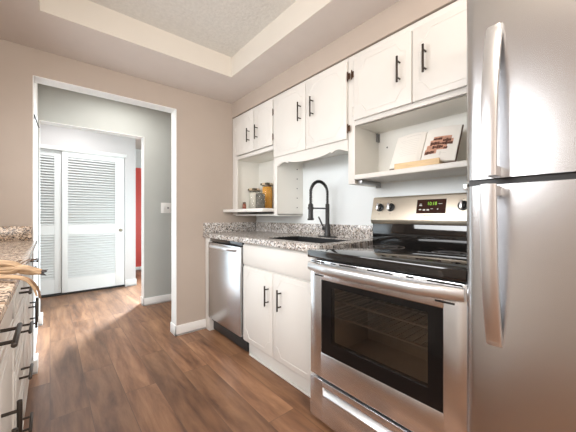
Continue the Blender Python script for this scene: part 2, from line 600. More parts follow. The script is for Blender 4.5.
sw = thing('light_switch', 'white double light switch plate on the grey hall wall', 'light switch', (1.135, HY, 1.196))
box(1.072, 1.197, HY - 0.007, HY, 1.13, 1.262, 0.003).build('wall_plate', 'plate', sw)
box(1.098, 1.118, HY - 0.014, HY - 0.006, 1.172, 1.222, 0.003).build('toggle', 'trim', sw)
MB().cyl((1.158, HY - 0.015, 1.197), (1.158, HY - 0.006, 1.197), 0.011, bev=0.002).build('dimmer_dial', 'side', sw, 'grey round dial')

lk = thing('wall_hook', 'thin black metal hook on the white jamb left of the hall opening', 'hook', (OX0 + 0.004, 2.72, 1.80))
MB().box(OX0 + 0.004, OX0 + 0.007, 2.70, 2.73, 1.79, 1.82, 0.001).tube([(OX0 + 0.006, 2.715, 1.82), (OX0 + 0.012, 2.715, 1.795), (OX0 + 0.022, 2.716, 1.76), (OX0 + 0.028, 2.716, 1.735), (OX0 + 0.034, 2.716, 1.735)], 0.003).build('hook_arm', 'black', lk)


# ------------------------------------------------------------------ cabinetry helpers
def pull_v(parent, x, y, z0, z1, name='handle', out=0.032, r=0.0058):
    """vertical bar pull on a face at x that looks towards -X (out>0) or +X (out<0)"""
    m = MB()
    xb = x - out
    m.cyl((xb, y, z0), (xb, y, z1), r, seg=12, bev=0.001)
    L = z1 - z0
    for z in (z0 + L * 0.18, z1 - L * 0.18):
        m.cyl((x, y, z), (xb, y, z), r * 0.75, seg=10)
    return m.build(name, 'bronze', parent)


def pull_h(parent, x, y0, y1, z, name='handle', out=0.032, r=0.0058):
    m = MB()
    xb = x - out
    m.cyl((xb, y0, z), (xb, y1, z), r, seg=12, bev=0.001)
    L = y1 - y0
    for y in (y0 + L * 0.18, y1 - L * 0.18):
        m.cyl((x, y, z), (xb, y, z), r * 0.75, seg=10)
    return m.build(name, 'bronze', parent)


def molding(parent, x, y0, y1, z0, z1, inset=0.034, cut=0.055, mat='cab'):
    a0, a1, b0, b1 = y0 + inset, y1 - inset, z0 + inset, z1 - inset
    st = 0.016

    def corner(ya, zb, sy, sz):
        # vertical edge -> short step -> slanted scoop -> horizontal edge
        p = [(ya, zb + sz * cut), (ya + sy * st, zb + sz * cut)]
        for k in (0.33, 0.66):
            p.append((ya + sy * (st + (cut - st) * k), zb + sz * (cut * (1 - k) + 0.006 * math.sin(math.pi * k))))
        p.append((ya + sy * cut, zb))
        return p
    pts = corner(a0, b0, 1, 1) + corner(a1, b0, -1, 1)[::-1] + corner(a1, b1, -1, -1) + corner(a0, b1, 1, -1)[::-1]
    MB().tube([(x, p[0], p[1]) for p in pts], 0.0020, seg=6, closed=True).build('molding', mat, parent)


def door_front(parent, x, y0, y1, z0, z1, name='door', th=0.019, mat='cab', mold=True):
    """front face at x, thickness away from the viewer (+X)"""
    d = box(x, x + th, y0, y1, z0, z1, 0.004).build(name, mat, parent)
    if mold:
        molding(d, x, y0, y1, z0, z1)
    return d


def hinge(parent, x, y, z, mat='hinge', h=0.05):
    m = MB()
    m.cyl((x - 0.004, y, z - h / 2), (x - 0.004, y, z + h / 2), 0.0045, seg=10)
    m.box(x - 0.003, x + 0.001, y - 0.016, y + 0.004, z - h * 0.38, z + h * 0.38, 0.001)
    m.cyl((x - 0.004, y, z - h / 2 - 0.005), (x - 0.004, y, z - h / 2), 0.002, 0.0045, seg=10)
    m.cyl((x - 0.004, y, z + h / 2), (x - 0.004, y, z + h / 2 + 0.005), 0.0045, 0.002, seg=10)
    return m.build('hinge', mat, parent)


# ------------------------------------------------------------------ wall cabinets
UF = 1.475   # face frame plane
DF = 1.457   # door front plane
UT = 2.108
# A: over the dishwasher, open niche below
ca = thing('wall_cabinet', 'white wall cabinet in the corner with the jar niche below its doors', 'cabinet', (1.6, 2.27, 1.10), 'wall cabinets on the right wall')
m = MB()
m.box(UF, WX, 1.89, 1.935, 1.105, UT).box(UF, WX, 2.585, 2.605, 1.105, UT)
m.box(UF + 0.02, WX, 1.935, 2.585, 1.668, 1.69).box(UF + 0.02, WX, 1.935, 2.585, UT - 0.02, UT).box(WX - 0.012, WX, 1.935, 2.585, 1.105, UT)
m.box(UF, WX, 1.89, 2.605, 1.098, 1.112)
m.build('carcass', 'cabin', ca)
m = MB()
m.box(DF + 0.006, UF, 1.888, 1.937, 1.105, UT, 0.002).box(DF + 0.006, UF, 2.55, 2.646, 1.105, UT, 0.002)
m.box(DF + 0.006, UF, 1.937, 2.55, 1.665, 1.70, 0.002).box(DF + 0.006, UF, 1.937, 2.55, UT - 0.03, UT, 0.002)
m.build('face_frame', 'cab', ca)
d = door_front(ca, DF - 0.012, 2.227, 2.552, 1.703, 2.082)
pull_v(d, DF - 0.012, 2.293, 1.79, 1.92)
hinge(d, DF - 0.008, 2.555, 1.96, 'cab')
hinge(d, DF - 0.008, 2.555, 1.765, 'cab')
d = door_front(ca, DF - 0.012, 1.932, 2.223, 1.703, 2.082)
pull_v(d, DF - 0.012, 2.157, 1.79, 1.92)
hinge(d, DF - 0.008, 1.925, 1.975)
hinge(d, DF - 0.008, 1.925, 1.765)
MB().prism([(1.352, 1.945), (1.352, 2.646), (WX - 0.013, 2.646), (WX - 0.013, 1.938), (UF, 1.938), (1.40, 1.938)], 'z', 1.132, 1.162, 0.004).build('shelf', 'cab', ca)
for k in range(5):
    MB().cyl((1.69, 1.8885, 1.17 + 0.085 * k), (1.69, 1.8905, 1.17 + 0.085 * k), 0.005, seg=10).build('shelf_pin_hole', 'dark', ca)

# B: over the sink, scalloped valance
cb_ = thing('wall_cabinet', 'white wall cabinet over the sink with the scalloped valance under its doors', 'cabinet', (1.6, 1.515, 1.58), 'wall cabinets on the right wall')
m = MB()
m.box(UF, WX, 1.147, 1.888, 1.578, 1.598).box(UF, WX, 1.147, 1.888, UT - 0.02, UT).box(WX - 0.012, WX, 1.147, 1.888, 1.598, UT - 0.02)
m.box(UF, WX - 0.012, 1.147, 1.16, 1.598, UT - 0.02).box(UF, WX - 0.012, 1.875, 1.888, 1.598, UT - 0.02)
m.build('carcass', 'cabin', cb_)
m = MB()
m.box(DF + 0.006, UF, 1.147, 1.887, UT - 0.03, UT, 0.002).box(DF + 0.006, UF, 1.147, 1.18, 1.6, UT - 0.03, 0.002).box(DF + 0.006, UF, 1.855, 1.887, 1.6, UT - 0.03, 0.002)
m.build('face_frame', 'cab', cb_)
# valance profile, symmetric about yc
yc, hw = 1.5165, 0.3695
half = [(0.0, 1.509), (0.06, 1.5105), (0.12, 1.514), (0.17, 1.520), (0.205, 1.528), (0.222, 1.533), (0.228, 1.525), (0.236, 1.5225), (0.246, 1.528), (0.26, 1.535), (0.285, 1.537), (0.31, 1.533), (0.34, 1.522), (hw, 1.513)]
pts = [(yc - a, z) for a, z in half[::-1]] + [(yc + a, z) for a, z in half[1:]] + [(yc + hw, 1.60), (yc - hw, 1.60)]
MB().prism(pts, 'x', DF + 0.004, UF).build('valance', 'cab', cb_)
d = door_front(cb_, DF - 0.012, 1.527, 1.917, 1.588, 2.082)
pull_v(d, DF - 0.012, 1.576, 1.804, 1.946)
d = door_front(cb_, DF - 0.012, 1.146, 1.523, 1.588, 2.082)
pull_v(d, DF - 0.012, 1.445, 1.804, 1.946)
hinge(d, DF - 0.008, 1.136, 1.65)
hinge(d, DF - 0.008, 1.136, 1.98)

# C: over the range, open shelf with the cookbook
cc = thing('wall_cabinet', 'white wall cabinet above the range with the cookbook shelf below its doors', 'cabinet', (1.6, 0.73, 1.30), 'wall cabinets on the right wall')
m = MB()
m.box(UF, WX, 1.096, 1.143, 1.299, UT).box(UF, WX, 0.34, 0.36, 1.299, UT)
m.box(UF + 0.02, WX, 0.36, 1.096, 1.662, 1.684).box(UF + 0.02, WX, 0.36, 1.096, UT - 0.02, UT).box(WX - 0.03, WX, 0.36, 1.096, 1.32, 1.662)
m.build('carcass', 'cabin', cc)
m = MB()
m.box(DF + 0.006, UF, 1.094, 1.145, 1.299, UT, 0.002).box(DF + 0.006, UF, 0.34, 0.375, 1.353, UT, 0.002)
m.box(DF + 0.006, UF, 0.375, 1.094, 1.662, 1.695, 0.002).box(DF + 0.006, UF, 0.375, 1.094, UT - 0.042, UT, 0.002)
m.build('face_frame', 'cab', cc)
d = door_front(cc, DF - 0.012, 0.722, 1.090, 1.69, 2.068)
pull_v(d, DF - 0.012, 0.786, 1.81, 1.948)
hinge(d, DF - 0.008, 1.105, 1.98)
hinge(d, DF - 0.008, 1.098, 1.745, 'cab')
d = door_front(cc, DF - 0.012, 0.345, 0.718, 1.69, 2.068)
pull_v(d, DF - 0.012, 0.6485, 1.81, 1.948)
box(DF - 0.003, WX - 0.03, 0.36, 1.096, 1.324, 1.353, 0.003).build('shelf', 'cab', cc)
m = MB()
m.box(1.49, 1.70, 1.062, 1.09, 1.30, 1.323, 0.002).box(1.69, 1.70, 1.06, 1.092, 1.285, 1.318)
m.build('bracket', 'galv', cc, 'grey metal bracket under the shelf')
m = MB()
m.box(1.49, 1.70, 0.40, 0.425, 1.30, 1.323, 0.002).box(1.69, 1.70, 0.398, 0.428, 1.285, 1.318)
m.build('bracket', 'galv', cc, 'grey metal bracket under the shelf')
m = MB()
m.cyl((1.728, 1.03, 1.555), (1.731, 1.03, 1.555), 0.006, seg=10)
m.build('shelf_pin_hole', 'side', cc)
box(1.70, 1.731, 1.085, 1.097, 1.60, 1.655).build('corner_clip', 'side', cc, 'dark metal clip in the niche corner')

# ------------------------------------------------------------------ right base run
BF = 1.19   # face frame of base cabinets
bc = thing('base_cabinet', 'white sink base cabinet with two doors between dishwasher and range', 'cabinet', (1.45, 1.52, 0))
m = MB()
m.box(BF, WX, 1.106, 1.124, 0.118, 0.888).box(BF, WX, 1.92, 1.938, 0.118, 0.888).box(BF, WX, 1.124, 1.92, 0.118, 0.136).box(WX - 0.012, WX, 1.124, 1.92, 0.136, 0.888)
m.build('carcass', 'cab', bc)
m = MB()
m.box(BF - 0.016, BF, 1.106, 1.94, 0.118, 0.888, 0.002)
m.build('face_frame', 'cab', bc)
box(1.219, 1.232, 1.106, 1.94, 0, 0.118, 0.002).build('toe_kick', 'cab', bc)
box(1.2, 1.219, 1.106, 1.915, 0, 0.012, 0.005).build('shoe_molding', 'cab', bc)
d = box(BF - 0.034, BF - 0.016, 1.112, 1.928, 0.722, 0.872, 0.004).build('false_drawer_front', 'cab', bc)
d = door_front(bc, BF - 0.034, 1.545, 1.926, 0.135, 0.708)
pull_v(d, BF - 0.034, 1.591, 0.478, 0.6175)
d = door_front(bc, BF - 0.034, 1.114, 1.541, 0.135, 0.708)
pull_v(d, BF - 0.034, 1.452, 0.478, 0.6175)

dw = thing('dishwasher', 'stainless steel dishwasher below the counter in the corner', 'dishwasher', (1.45, 2.253, 0))
box(1.19, 1.74, 1.957, 2.55, 0.10, 0.868).build('tub_body', 'dark', dw)
box(1.15, 1.188, 1.957, 2.55, 0.138, 0.85, 0.006).build('door_panel', 'steelv', dw)
box(1.168, 1.20, 1.957, 2.55, 0.856, 0.886, 0.002).build('control_strip', 'blackgl', dw)
box(1.205, 1.225, 1.945, 2.553, 0.012, 0.125, 0.003).build('kick_plate', 'black', dw)
for y in (1.99, 2.52):
    MB().cyl((1.3, y, 0), (1.3, y, 0.1), 0.016, bev=0.002).build('foot', 'black', dw)
pp = []
rr = []
for k in range(17):
    q = k / 16
    y = 2.015 + 0.475 * q
    pp.append((1.152 - 0.052 * min(1, math.sin(math.pi * q) * 1.9), y, 0.822 + 0.006 * math.sin(math.pi * q)))
    rr.append(0.014)
MB().tube(pp, rr, seg=12, sx=1.15, sy=0.7).build('handle', 'steelh', dw)
fl = box(1.165, 1.30, 2.556, 2.648, 0, 0.888, 0.002).build('filler_panel', 'cab', loc=(1.2, 2.6, 0))
tag(fl, 'narrow white filler panel between the dishwasher and the tan wall', 'panel')

ct = thing('countertop', 'granite countertop with backsplash running from the corner to the range', 'countertop', (1.45, 1.88, 0.89))
KZ0, KZ1 = 0.89, 0.93
HX0, HX1, HY0, HY1 = 1.265, 1.60, 1.20, 1.78
m = MB()
E0 = 1.137
m.box(E0, HX0, 1.108, FY - 0.001, KZ0, KZ1, 0.004).box(HX1, WX - 0.001, 1.108, FY - 0.001, KZ0, KZ1).box(HX0, HX1, 1.108, HY0, KZ0, KZ1).box(HX0, HX1, HY1, FY - 0.001, KZ0, KZ1)
m.build('slab', 'granite', ct)
box(WX - 0.021, WX - 0.001, 1.108, FY - 0.001, KZ1, 1.028, 0.002).build('backsplash', 'granite', ct)
box(1.143, WX - 0.021, FY - 0.021, FY - 0.001, KZ1, 1.028, 0.002).build('side_splash', 'granite', ct)

sk = thing('sink', 'black undermount sink set into the granite below the faucet', 'sink', (1.43, 1.49, 0.70))
m = MB()
b0 = 0.70
zt = KZ1 - 0.003
e = 0.001
m.box(HX0 + e, HX0 + 0.012, HY0 + e, HY1 - e, b0, zt).box(HX1 - 0.012, HX1 - e, HY0 + e, HY1 - e, b0, zt)
m.box(HX0 + 0.012, HX1 - 0.012, HY0 + e, HY0 + 0.012, b0, zt).box(HX0 + 0.012, HX1 - 0.012, HY1 - 0.012, HY1 - e, b0, zt)
m.box(HX0 + e, HX1 - e, HY0 + e, HY1 - e, b0 - 0.015, b0)
m.build('basin', 'black', sk)
MB().lathe((1.43, 1.49, b0), [(0.045, 0), (0.045, 0.004), (0.03, 0.005), (0.028, 0.001)]).build('drain', 'steelh', sk)

fc = thing('faucet', 'black spring neck kitchen faucet behind the sink', 'faucet', (1.675, 1.515, 0.93))
FX, FYY = 1.675, 1.515
MB().prism([(FX + 0.028 * math.cos(a) * 1.0, FYY + 0.095 * math.copysign(abs(math.sin(a)) ** 0.6, math.sin(a))) for a in [2 * math.pi * k / 28 for k in range(28)]], 'z', 0.93, 0.937).build('base_plate', 'black', fc)
m = MB()
m.lathe((FX, FYY, 0.937), [(0.026, 0), (0.026, 0.02), (0.022, 0.028), (0.022, 0.085), (0.018, 0.095), (0.016, 0.10), (0.016, 0.25), (0.013, 0.255)])
m.build('body', 'black', fc)
m = MB()
m.cyl((FX, FYY, 1.0), (FX, FYY + 0.045, 1.0), 0.017, bev=0.003)
m.tube([(FX, FYY + 0.035, 1.0), (FX - 0.005, FYY + 0.055, 1.03), (FX - 0.012, FYY + 0.075, 1.075), (FX - 0.015, FYY + 0.082, 1.09)], [0.008, 0.007, 0.006, 0.006])
m.build('lever', 'black', fc)
arch = []
R = 0.092
zc = 1.268
for k in range(9):
    arch.append(Vector((FX, FYY, 1.185 + (zc - 1.185) * k / 9)))
for k in range(33):
    a = math.pi * k / 32
    arch.append(Vector((FX - R + R * math.cos(a), FYY, zc + R * math.sin(a))))
for k in range(1, 5):
    arch.append(Vector((FX - 2 * R, FYY, zc - 0.02 * k)))
MB().tube(arch, 0.0075, seg=10).build('hose', 'black', fc)
# spring around the hose
L = [0]
for a, b in zip(arch, arch[1:]):
    L.append(L[-1] + (b - a).length)
turns = int(L[-1] / 0.0095)
sp = []
for i in range(turns * 10 + 1):
    s = L[-1] * i / (turns * 10)
    k = max(0, min(len(L) - 2, next((q for q in range(len(L) - 1) if L[q + 1] >= s), len(L) - 2)))
    f_ = (s - L[k]) / max(1e-6, L[k + 1] - L[k])
    p = arch[k].lerp(arch[k + 1], f_)
    tan = (arch[k + 1] - arch[k]).normalized()
    n1 = Vector((0, 1, 0))
    n2 = tan.cross(n1)
    a = 2 * math.pi * i / 10
    sp.append(p + (n1 * math.cos(a) + n2 * math.sin(a)) * 0.0108)
MB().tube(sp, 0.0023, seg=5).build('spring', 'black', fc)
hx = FX - 2 * R
MB().lathe((hx, FYY, 1.065), [(0.024, 0), (0.025, 0.008), (0.019, 0.02), (0.017, 0.10), (0.019, 0.105), (0.019, 0.115), (0.012, 0.125)]).build('spray_head', 'black', fc)
m = MB()
m.cyl((FX, FYY, 1.155), (hx + 0.015, FYY, 1.155), 0.0055)
m.lathe((hx, FYY, 1.145), [(0.0215, 0), (0.0215, 0.02)])
m.build('holder_arm', 'black', fc)

# ------------------------------------------------------------------ range
rg = thing('range', 'stainless electric range with black glass cooktop beside the refrigerator', 'stove', (1.38, 0.723, 0))
RY0, RY1 = 0.346, 1.099
P = 1.08
m = MB()
m.box(P + 0.045, 1.66, RY0 + 0.002, RY0 + 0.02, 0.03, 0.876).box(P + 0.045, 1.66, RY1 - 0.02, RY1 - 0.002, 0.03, 0.876).box(1.62, 1.66, RY0 + 0.02, RY1 - 0.02, 0.03, 0.876)
m.box(P + 0.045, 1.62, RY0 + 0.02, RY1 - 0.02, 0.03, 0.30).box(P + 0.045, 1.62, RY0 + 0.02, RY1 - 0.02, 0.80, 0.876)
m.build('body', 'side', rg)
m = MB()
m.box(1.55, 1.60, RY0 + 0.03, RY1 - 0.03, 0.31, 0.80).box(P + 0.05, 1.55, RY0 + 0.021, RY0 + 0.04, 0.31, 0.80).box(P + 0.05, 1.55, RY1 - 0.04, RY1 - 0.021, 0.31, 0.80)
m.box(P + 0.05, 1.55, RY0 + 0.04, RY1 - 0.04, 0.301, 0.32).box(P + 0.05, 1.55, RY0 + 0.04, RY1 - 0.04, 0.785, 0.799)
m.build('oven_cavity', 'cavity', rg)
for zr in (0.572, 0.655):
    m = MB()
    m.tube([(1.15, RY0 + 0.045, zr), (1.15, RY1 - 0.045, zr), (1.53, RY1 - 0.045, zr), (1.53, RY0 + 0.045, zr)], 0.0055, seg=6, closed=True)
    for k in range(17):
        y = RY0 + 0.08 + k * (RY1 - RY0 - 0.16) / 16
        m.cyl((1.15, y, zr), (1.53, y, zr), 0.002, seg=6)
    m.build('oven_rack', 'rack', rg)
ck = MB()
ck.box(1.058, 1.672, RY0 - 0.004, RY1 + 0.003, 0.877, 0.9185, 0.006)
ck = ck.build('cooktop', 'blackgl', rg)
for (x, y, r) in ((1.23, 0.56, 0.105), (1.24, 0.91, 0.08), (1.50, 0.56, 0.075), (1.50, 0.90, 0.10)):
    m = MB()
    for q in (r, r * 0.62):
        m.tube([(x + q * math.cos(2 * math.pi * k / 48), y + q * math.sin(2 * math.pi * k / 48), 0.9186) for k in range(48)], 0.0016, seg=4, closed=True, sx=0.2)
    m.build('burner_ring', 'ring', ck)
# back guard
MB().prism([(1.664, 0.915), (1.664, 1.05), (1.735, 1.05), (1.735, 0.70), (1.674, 0.70), (1.674, 0.915)], 'y', RY0, RY1, 0.002).build('back_guard', 'blackgl', rg)
cp = MB().prism([(1.655, 1.047), (1.648, 1.073), (1.682, 1.215), (1.690, 1.222), (1.735, 1.222), (1.735, 1.047)], 'y', RY0 - 0.002, RY1 + 0.005, 0.002).build('control_panel', 'panel', rg)
lean = math.atan2(1.682 - 1.648, 1.215 - 1.073)


def onpanel(y, z, off=0.0):
    return Vector((1.648 + (z - 1.073) * math.tan(lean) - off, y, z))


PN = Vector((-math.cos(lean), 0, math.sin(lean)))
for (y, z) in ((1.046, 1.152), (0.968, 1.152), (0.553, 1.152), (0.475, 1.152)):
    p = onpanel(y, z)
    m = MB()
    m.cyl(p, p + PN * 0.008, 0.027, 0.026, seg=24, bev=0.002)
    m.cyl(p + PN * 0.008, p + PN * 0.026, 0.020, 0.017, seg=24, bev=0.003)
    kn = m.build('knob', 'black', cp)
    g = MB()
    up = Vector((math.sin(lean), 0, math.cos(lean)))
    mt = Matrix.Translation(p + PN * 0.026) @ Matrix(((PN.x, 0, up.x), (PN.y, 1, up.y), (PN.z, 0, up.z))).to_4x4()
    g.box(-0.006, 0.012, -0.006, 0.006, -0.021, 0.021, 0.002, mat=mt)
    g.build('knob_grip', 'steelh', kn)
rotm = Matrix(((0, math.sin(lean), -math.cos(lean)), (-1, 0, 0), (0, math.cos(lean), math.sin(lean))))
rot = rotm.to_euler()


def panel_rect(mb, y0, y1, z0, z1, th):
    p = onpanel((y0 + y1) / 2, (z0 + z1) / 2)
    mt = Matrix.Translation(p) @ rotm.to_4x4()
    w, h = abs(y1 - y0), abs(z1 - z0) / math.cos(lean)
    return mb.box(-w / 2, w / 2, -h / 2, h / 2, -0.001, th, 0.0004, 1, mat=mt)


dp = panel_rect(MB(), 0.638, 0.800, 1.112, 1.193, 0.002).build('display', 'displayb', cp)
text('clock_digits', '10:18', 0.027, 'green', dp, onpanel(0.713, 1.167) + PN * 0.0023, rot, sx=0.9)
for (y, z, w, h) in ((0.777, 1.158, 0.016, 0.005), (0.777, 1.166, 0.012, 0.003), (0.778, 1.134, 0.014, 0.006), (0.755, 1.132, 0.014, 0.008), (0.733, 1.132, 0.014, 0.008), (0.712, 1.138, 0.012, 0.003), (0.680, 1.136, 0.006, 0.006), (0.668, 1.166, 0.02, 0.002)):
    panel_rect(MB(), y - w / 2, y + w / 2, z - h / 2, z + h / 2, 0.0026).build('button_print', 'white_mark', dp)
text('brand_lettering', 'FRIGIDAIRE', 0.0135, 'grey_mark', cp, onpanel(0.727, 1.098) + PN * 0.0006, rot)
for y in (1.046, 0.968, 0.553, 0.475):
    for (a, b) in ((1.108, 1.113), (1.188, 1.191)):
        panel_rect(MB(), y - 0.002, y + 0.002, a, b, 0.0006).build('dial_mark', 'grey_mark', cp)
# oven door: frame round the black window
WY0, WY1, WZ0, WZ1 = 0.424, 1.020, 0.390, 0.766
DZ0, DZ1 = 0.258, 0.866
m = MB()
m.box(P, P + 0.04, RY0, WY0, DZ0, DZ1, 0.004).box(P, P + 0.04, WY1, RY1, DZ0, DZ1, 0.004).box(P, P + 0.04, WY0 - 0.005, WY1 + 0.005, DZ0, WZ0, 0.004).box(P, P + 0.04, WY0 - 0.005, WY1 + 0.005, WZ1, DZ1, 0.004)
od = m.build('oven_door', 'steel', rg)
IY0, IY1, IZ0, IZ1 = 0.478, 0.955, 0.455, 0.738
m = MB()
m.box(P + 0.002, P + 0.03, WY0 + 0.001, IY0, WZ0 + 0.001, WZ1 - 0.001).box(P + 0.002, P + 0.03, IY1, WY1 - 0.001, WZ0 + 0.001, WZ1 - 0.001).box(P + 0.002, P + 0.03, IY0, IY1, WZ0 + 0.001, IZ0).box(P + 0.002, P + 0.03, IY0, IY1, IZ1, WZ1 - 0.001)
m.build('window_border', 'border', od)
box(P + 0.004, P + 0.01, IY0, IY1, IZ0, IZ1).build('window_pane', 'pane', od)
for (a, b) in ((1.09, 1.0), (0.955, 0.925), (0.90, 0.80), (0.74, 0.62), (0.56, 0.53), (0.48, 0.36)):
    box(P - 0.0015, P + 0.005, b, a, 0.8555, 0.8615).build('vent_or_shadow_slot', 'dark', od)
box(P - 0.001, P + 0.004, 1.005, 1.066, 0.784, 0.791).build('vent_or_shadow_slot', 'dark', od)  # no vent: dark strip painted as shadow at the handle mount
box(P - 0.001, P + 0.004, 0.385, 0.452, 0.787, 0.794).build('vent_or_shadow_slot', 'dark', od)  # same painted shadow at the other handle mount
pp = []
for k in range(25):
    q = k / 24
    y = RY0 + 0.006 + (RY1 - RY0 - 0.012) * q
    pp.append((P - 0.012 - 0.036 * min(1, 1.6 * math.sin(math.pi * q)) - 0.006 * math.sin(math.pi * q), y, 0.832))
MB().tube(pp, 0.0235, seg=16, sx=1.05, sy=0.6).build('handle', 'steelh', od)
# storage drawer with the recessed pull
m = MB()
GY0, GY1, GZ0, GZ1 = 0.438, 1.007, 0.172, 0.214
A, B = 0.034, 0.246
m.box(P - 0.003, P + 0.03, RY0, GY0, A, B, 0.004).box(P - 0.003, P + 0.03, GY1, RY1, A, B, 0.004).box(P - 0.003, P + 0.03, GY0 - 0.005, GY1 + 0.005, A, GZ0, 0.004).box(P - 0.003, P + 0.03, GY0 - 0.005, GY1 + 0.005, GZ1, B, 0.004)
m.box(P + 0.024, P + 0.034, GY0, GY1, GZ0, GZ1)
dr = m.build('storage_drawer', 'steel', rg)
MB().prism([(P - 0.004, GZ0 - 0.002), (P - 0.004, GZ0 + 0.004), (P + 0.018, GZ0 + 0.024), (P + 0.026, GZ0 + 0.024), (P + 0.026, GZ0 - 0.002)], 'y', GY0, GY1, 0.001).build('pull_lip', 'steelh', dr, 'bright lower lip of the recessed pull')
for (x, y) in ((P + 0.08, RY0 + 0.05), (P + 0.08, RY1 - 0.05), (1.6, RY0 + 0.05), (1.6, RY1 - 0.05)):
    MB().cyl((x, y, 0), (x, y, 0.031), 0.02, bev=0.003).build('foot', 'black', rg)

# ------------------------------------------------------------------ refrigerator
rf = thing('refrigerator', 'stainless top freezer refrigerator filling the right edge', 'refrigerator', (1.4, -0.06, 0))
F = 1.03
GY0, GY1 = -0.44, 0.341
m = MB()
m.box(F + 0.095, 1.74, GY0 + 0.006, GY1 - 0.003, 0.02, 1.86, 0.006)
m.build('cabinet_body', 'side', rf)


def rounded_door(z0, z1, name):
    r = 0.034
    pts = []
    for k in range(9):
        a = math.pi / 2 * k / 8
        pts.append((F + r - r * math.sin(a), GY1 - r + r * math.cos(a)))
    for k in range(1, 8):   # slight crown of the face
        q = k / 8
        y = GY1 - r + (GY0 - GY1 + 2 * r) * q
        pts.append((F - 0.004 * math.sin(math.pi * q), y))
    for k in range(9):
        a = math.pi / 2 * k / 8
        pts.append((F + r - r * math.cos(a), GY0 + r - r * math.sin(a)))
    pts += [(F + 0.085, GY0), (F + 0.085, GY1)]
    return MB().prism(pts, 'z', z0, z1, 0).build(name, 'steelv', rf)


fz = rounded_door(1.213, 1.86, 'freezer_door')
fd = rounded_door(0.10, 1.193, 'fridge_door')
box(F + 0.086, F + 0.094, GY0 + 0.01, GY1 - 0.006, 0.11, 1.855).build('door_gasket', 'black', rf)
box(F + 0.012, F + 0.086, GY0 + 0.01, GY1 - 0.012, 1.194, 1.212).build('divider_strip', 'black', rf)
box(F + 0.06, F + 0.094, GY0 + 0.01, GY1 - 0.01, 0.02, 0.095, 0.004).build('kick_grille', 'black', rf)
for (x, y) in ((1.2, GY0 + 0.06), (1.2, GY1 - 0.06), (1.68, GY0 + 0.06), (1.68, GY1 - 0.06)):
    MB().cyl((x, y, 0), (x, y, 0.021), 0.022, bev=0.003).build('foot', 'black', rf)


def strap_handle(parent, zs, name='handle'):
    """zs: list of (z, x_front) from the split to the far end; flat strap, 36 mm wide"""
    y0, y1 = 0.236, 0.275
    out = []
    for (z, xf, th) in zs:
        out.append((z, xf, th))
    t = bmesh.new()
    rings = []
    for (z, xf, th) in out:
        rings.append([t.verts.new(p) for p in ((xf + 0.003, y0, z), (xf, y0 + 0.006, z), (xf, y1 - 0.006, z), (xf + 0.003, y1, z), (xf + th, y1, z), (xf + th, y0, z))])
    for a, b in zip(rings, rings[1:]):
        for i in range(6):
            t.faces.new((a[i], a[(i + 1) % 6], b[(i + 1) % 6], b[i]))
    t.faces.new(rings[0])
    t.faces.new(rings[-1][::-1])
    bmesh.ops.recalc_face_normals(t, faces=t.faces)
    m = MB()
    m.add(t)
    return m.build(name, 'steelh', parent)


def bow(z0, z1, n=14):
    r = []
    for k in range(n + 1):
        q = k / n
        x = 0.953 + 0.012 * q + 0.05 * q ** 3
        r.append((z0 + (z1 - z0) * q, x, 0.016 + 0.004 * q))
    r.append((z1 + (z1 - z0) * 0.012, 1.020, 0.014))
    return r


hf = strap_handle(fz, bow(1.214, 1.665))
box(0.965, F + 0.004, 0.240, 0.271, 1.216, 1.246, 0.003).build('handle_mount', 'steelh', hf)
box(1.012, F + 0.004, 0.240, 0.271, 1.63, 1.668, 0.002).build('handle_mount', 'steelh', hf)
hd = strap_handle(fd, bow(1.190, 0.715))
box(0.965, F + 0.004, 0.240, 0.271, 1.158, 1.188, 0.003).build('handle_mount', 'steelh', hd)
box(1.012, F + 0.004, 0.240, 0.271, 0.712, 0.75, 0.002).build('handle_mount', 'steelh', hd)
box(F + 0.03, F + 0.10, GY1 - 0.002, GY1 + 0.012, 1.185, 1.205, 0.002).build('side_hinge', 'steelh', rf)

# ------------------------------------------------------------------ left base run
LF = -0.095     # drawer front plane (looks towards +X)


def lfront(parent, y0, y1, z0, z1, name):
    d = box(LF - 0.019, LF, y0, y1, z0, z1, 0.004).build(name, 'cab', parent)
    i = 0.03
    if z1 - z0 > 0.1:
        MB().tube([(LF, y0 + i, z0 + i), (LF, y1 - i, z0 + i), (LF, y1 - i, z1 - i), (LF, y0 + i, z1 - i)], 0.0026, seg=6, closed=True).build('molding', 'cab', d)
    return d


def lcarcass(parent, y0, y1):
    m = MB()
    m.box(LX + 0.002, LF - 0.037, y0, y0 + 0.018, 0.1, 0.907).box(LX + 0.002, LF - 0.037, y1 - 0.018, y1, 0.1, 0.907).box(LX + 0.002, LF - 0.037, y0 + 0.018, y1 - 0.018, 0.1, 0.118).box(LX + 0.002, LX + 0.02, y0 + 0.018, y1 - 0.018, 0.118, 0.907)
    m.build('carcass', 'cab', parent)
    box(LF - 0.036, LF - 0.02, y0, y1, 0.1, 0.907, 0.002).build('face_frame', 'cab', parent)
    box(LF - 0.09, LF - 0.075, y0, y1, 0, 0.1).build('toe_kick', 'cab', parent)


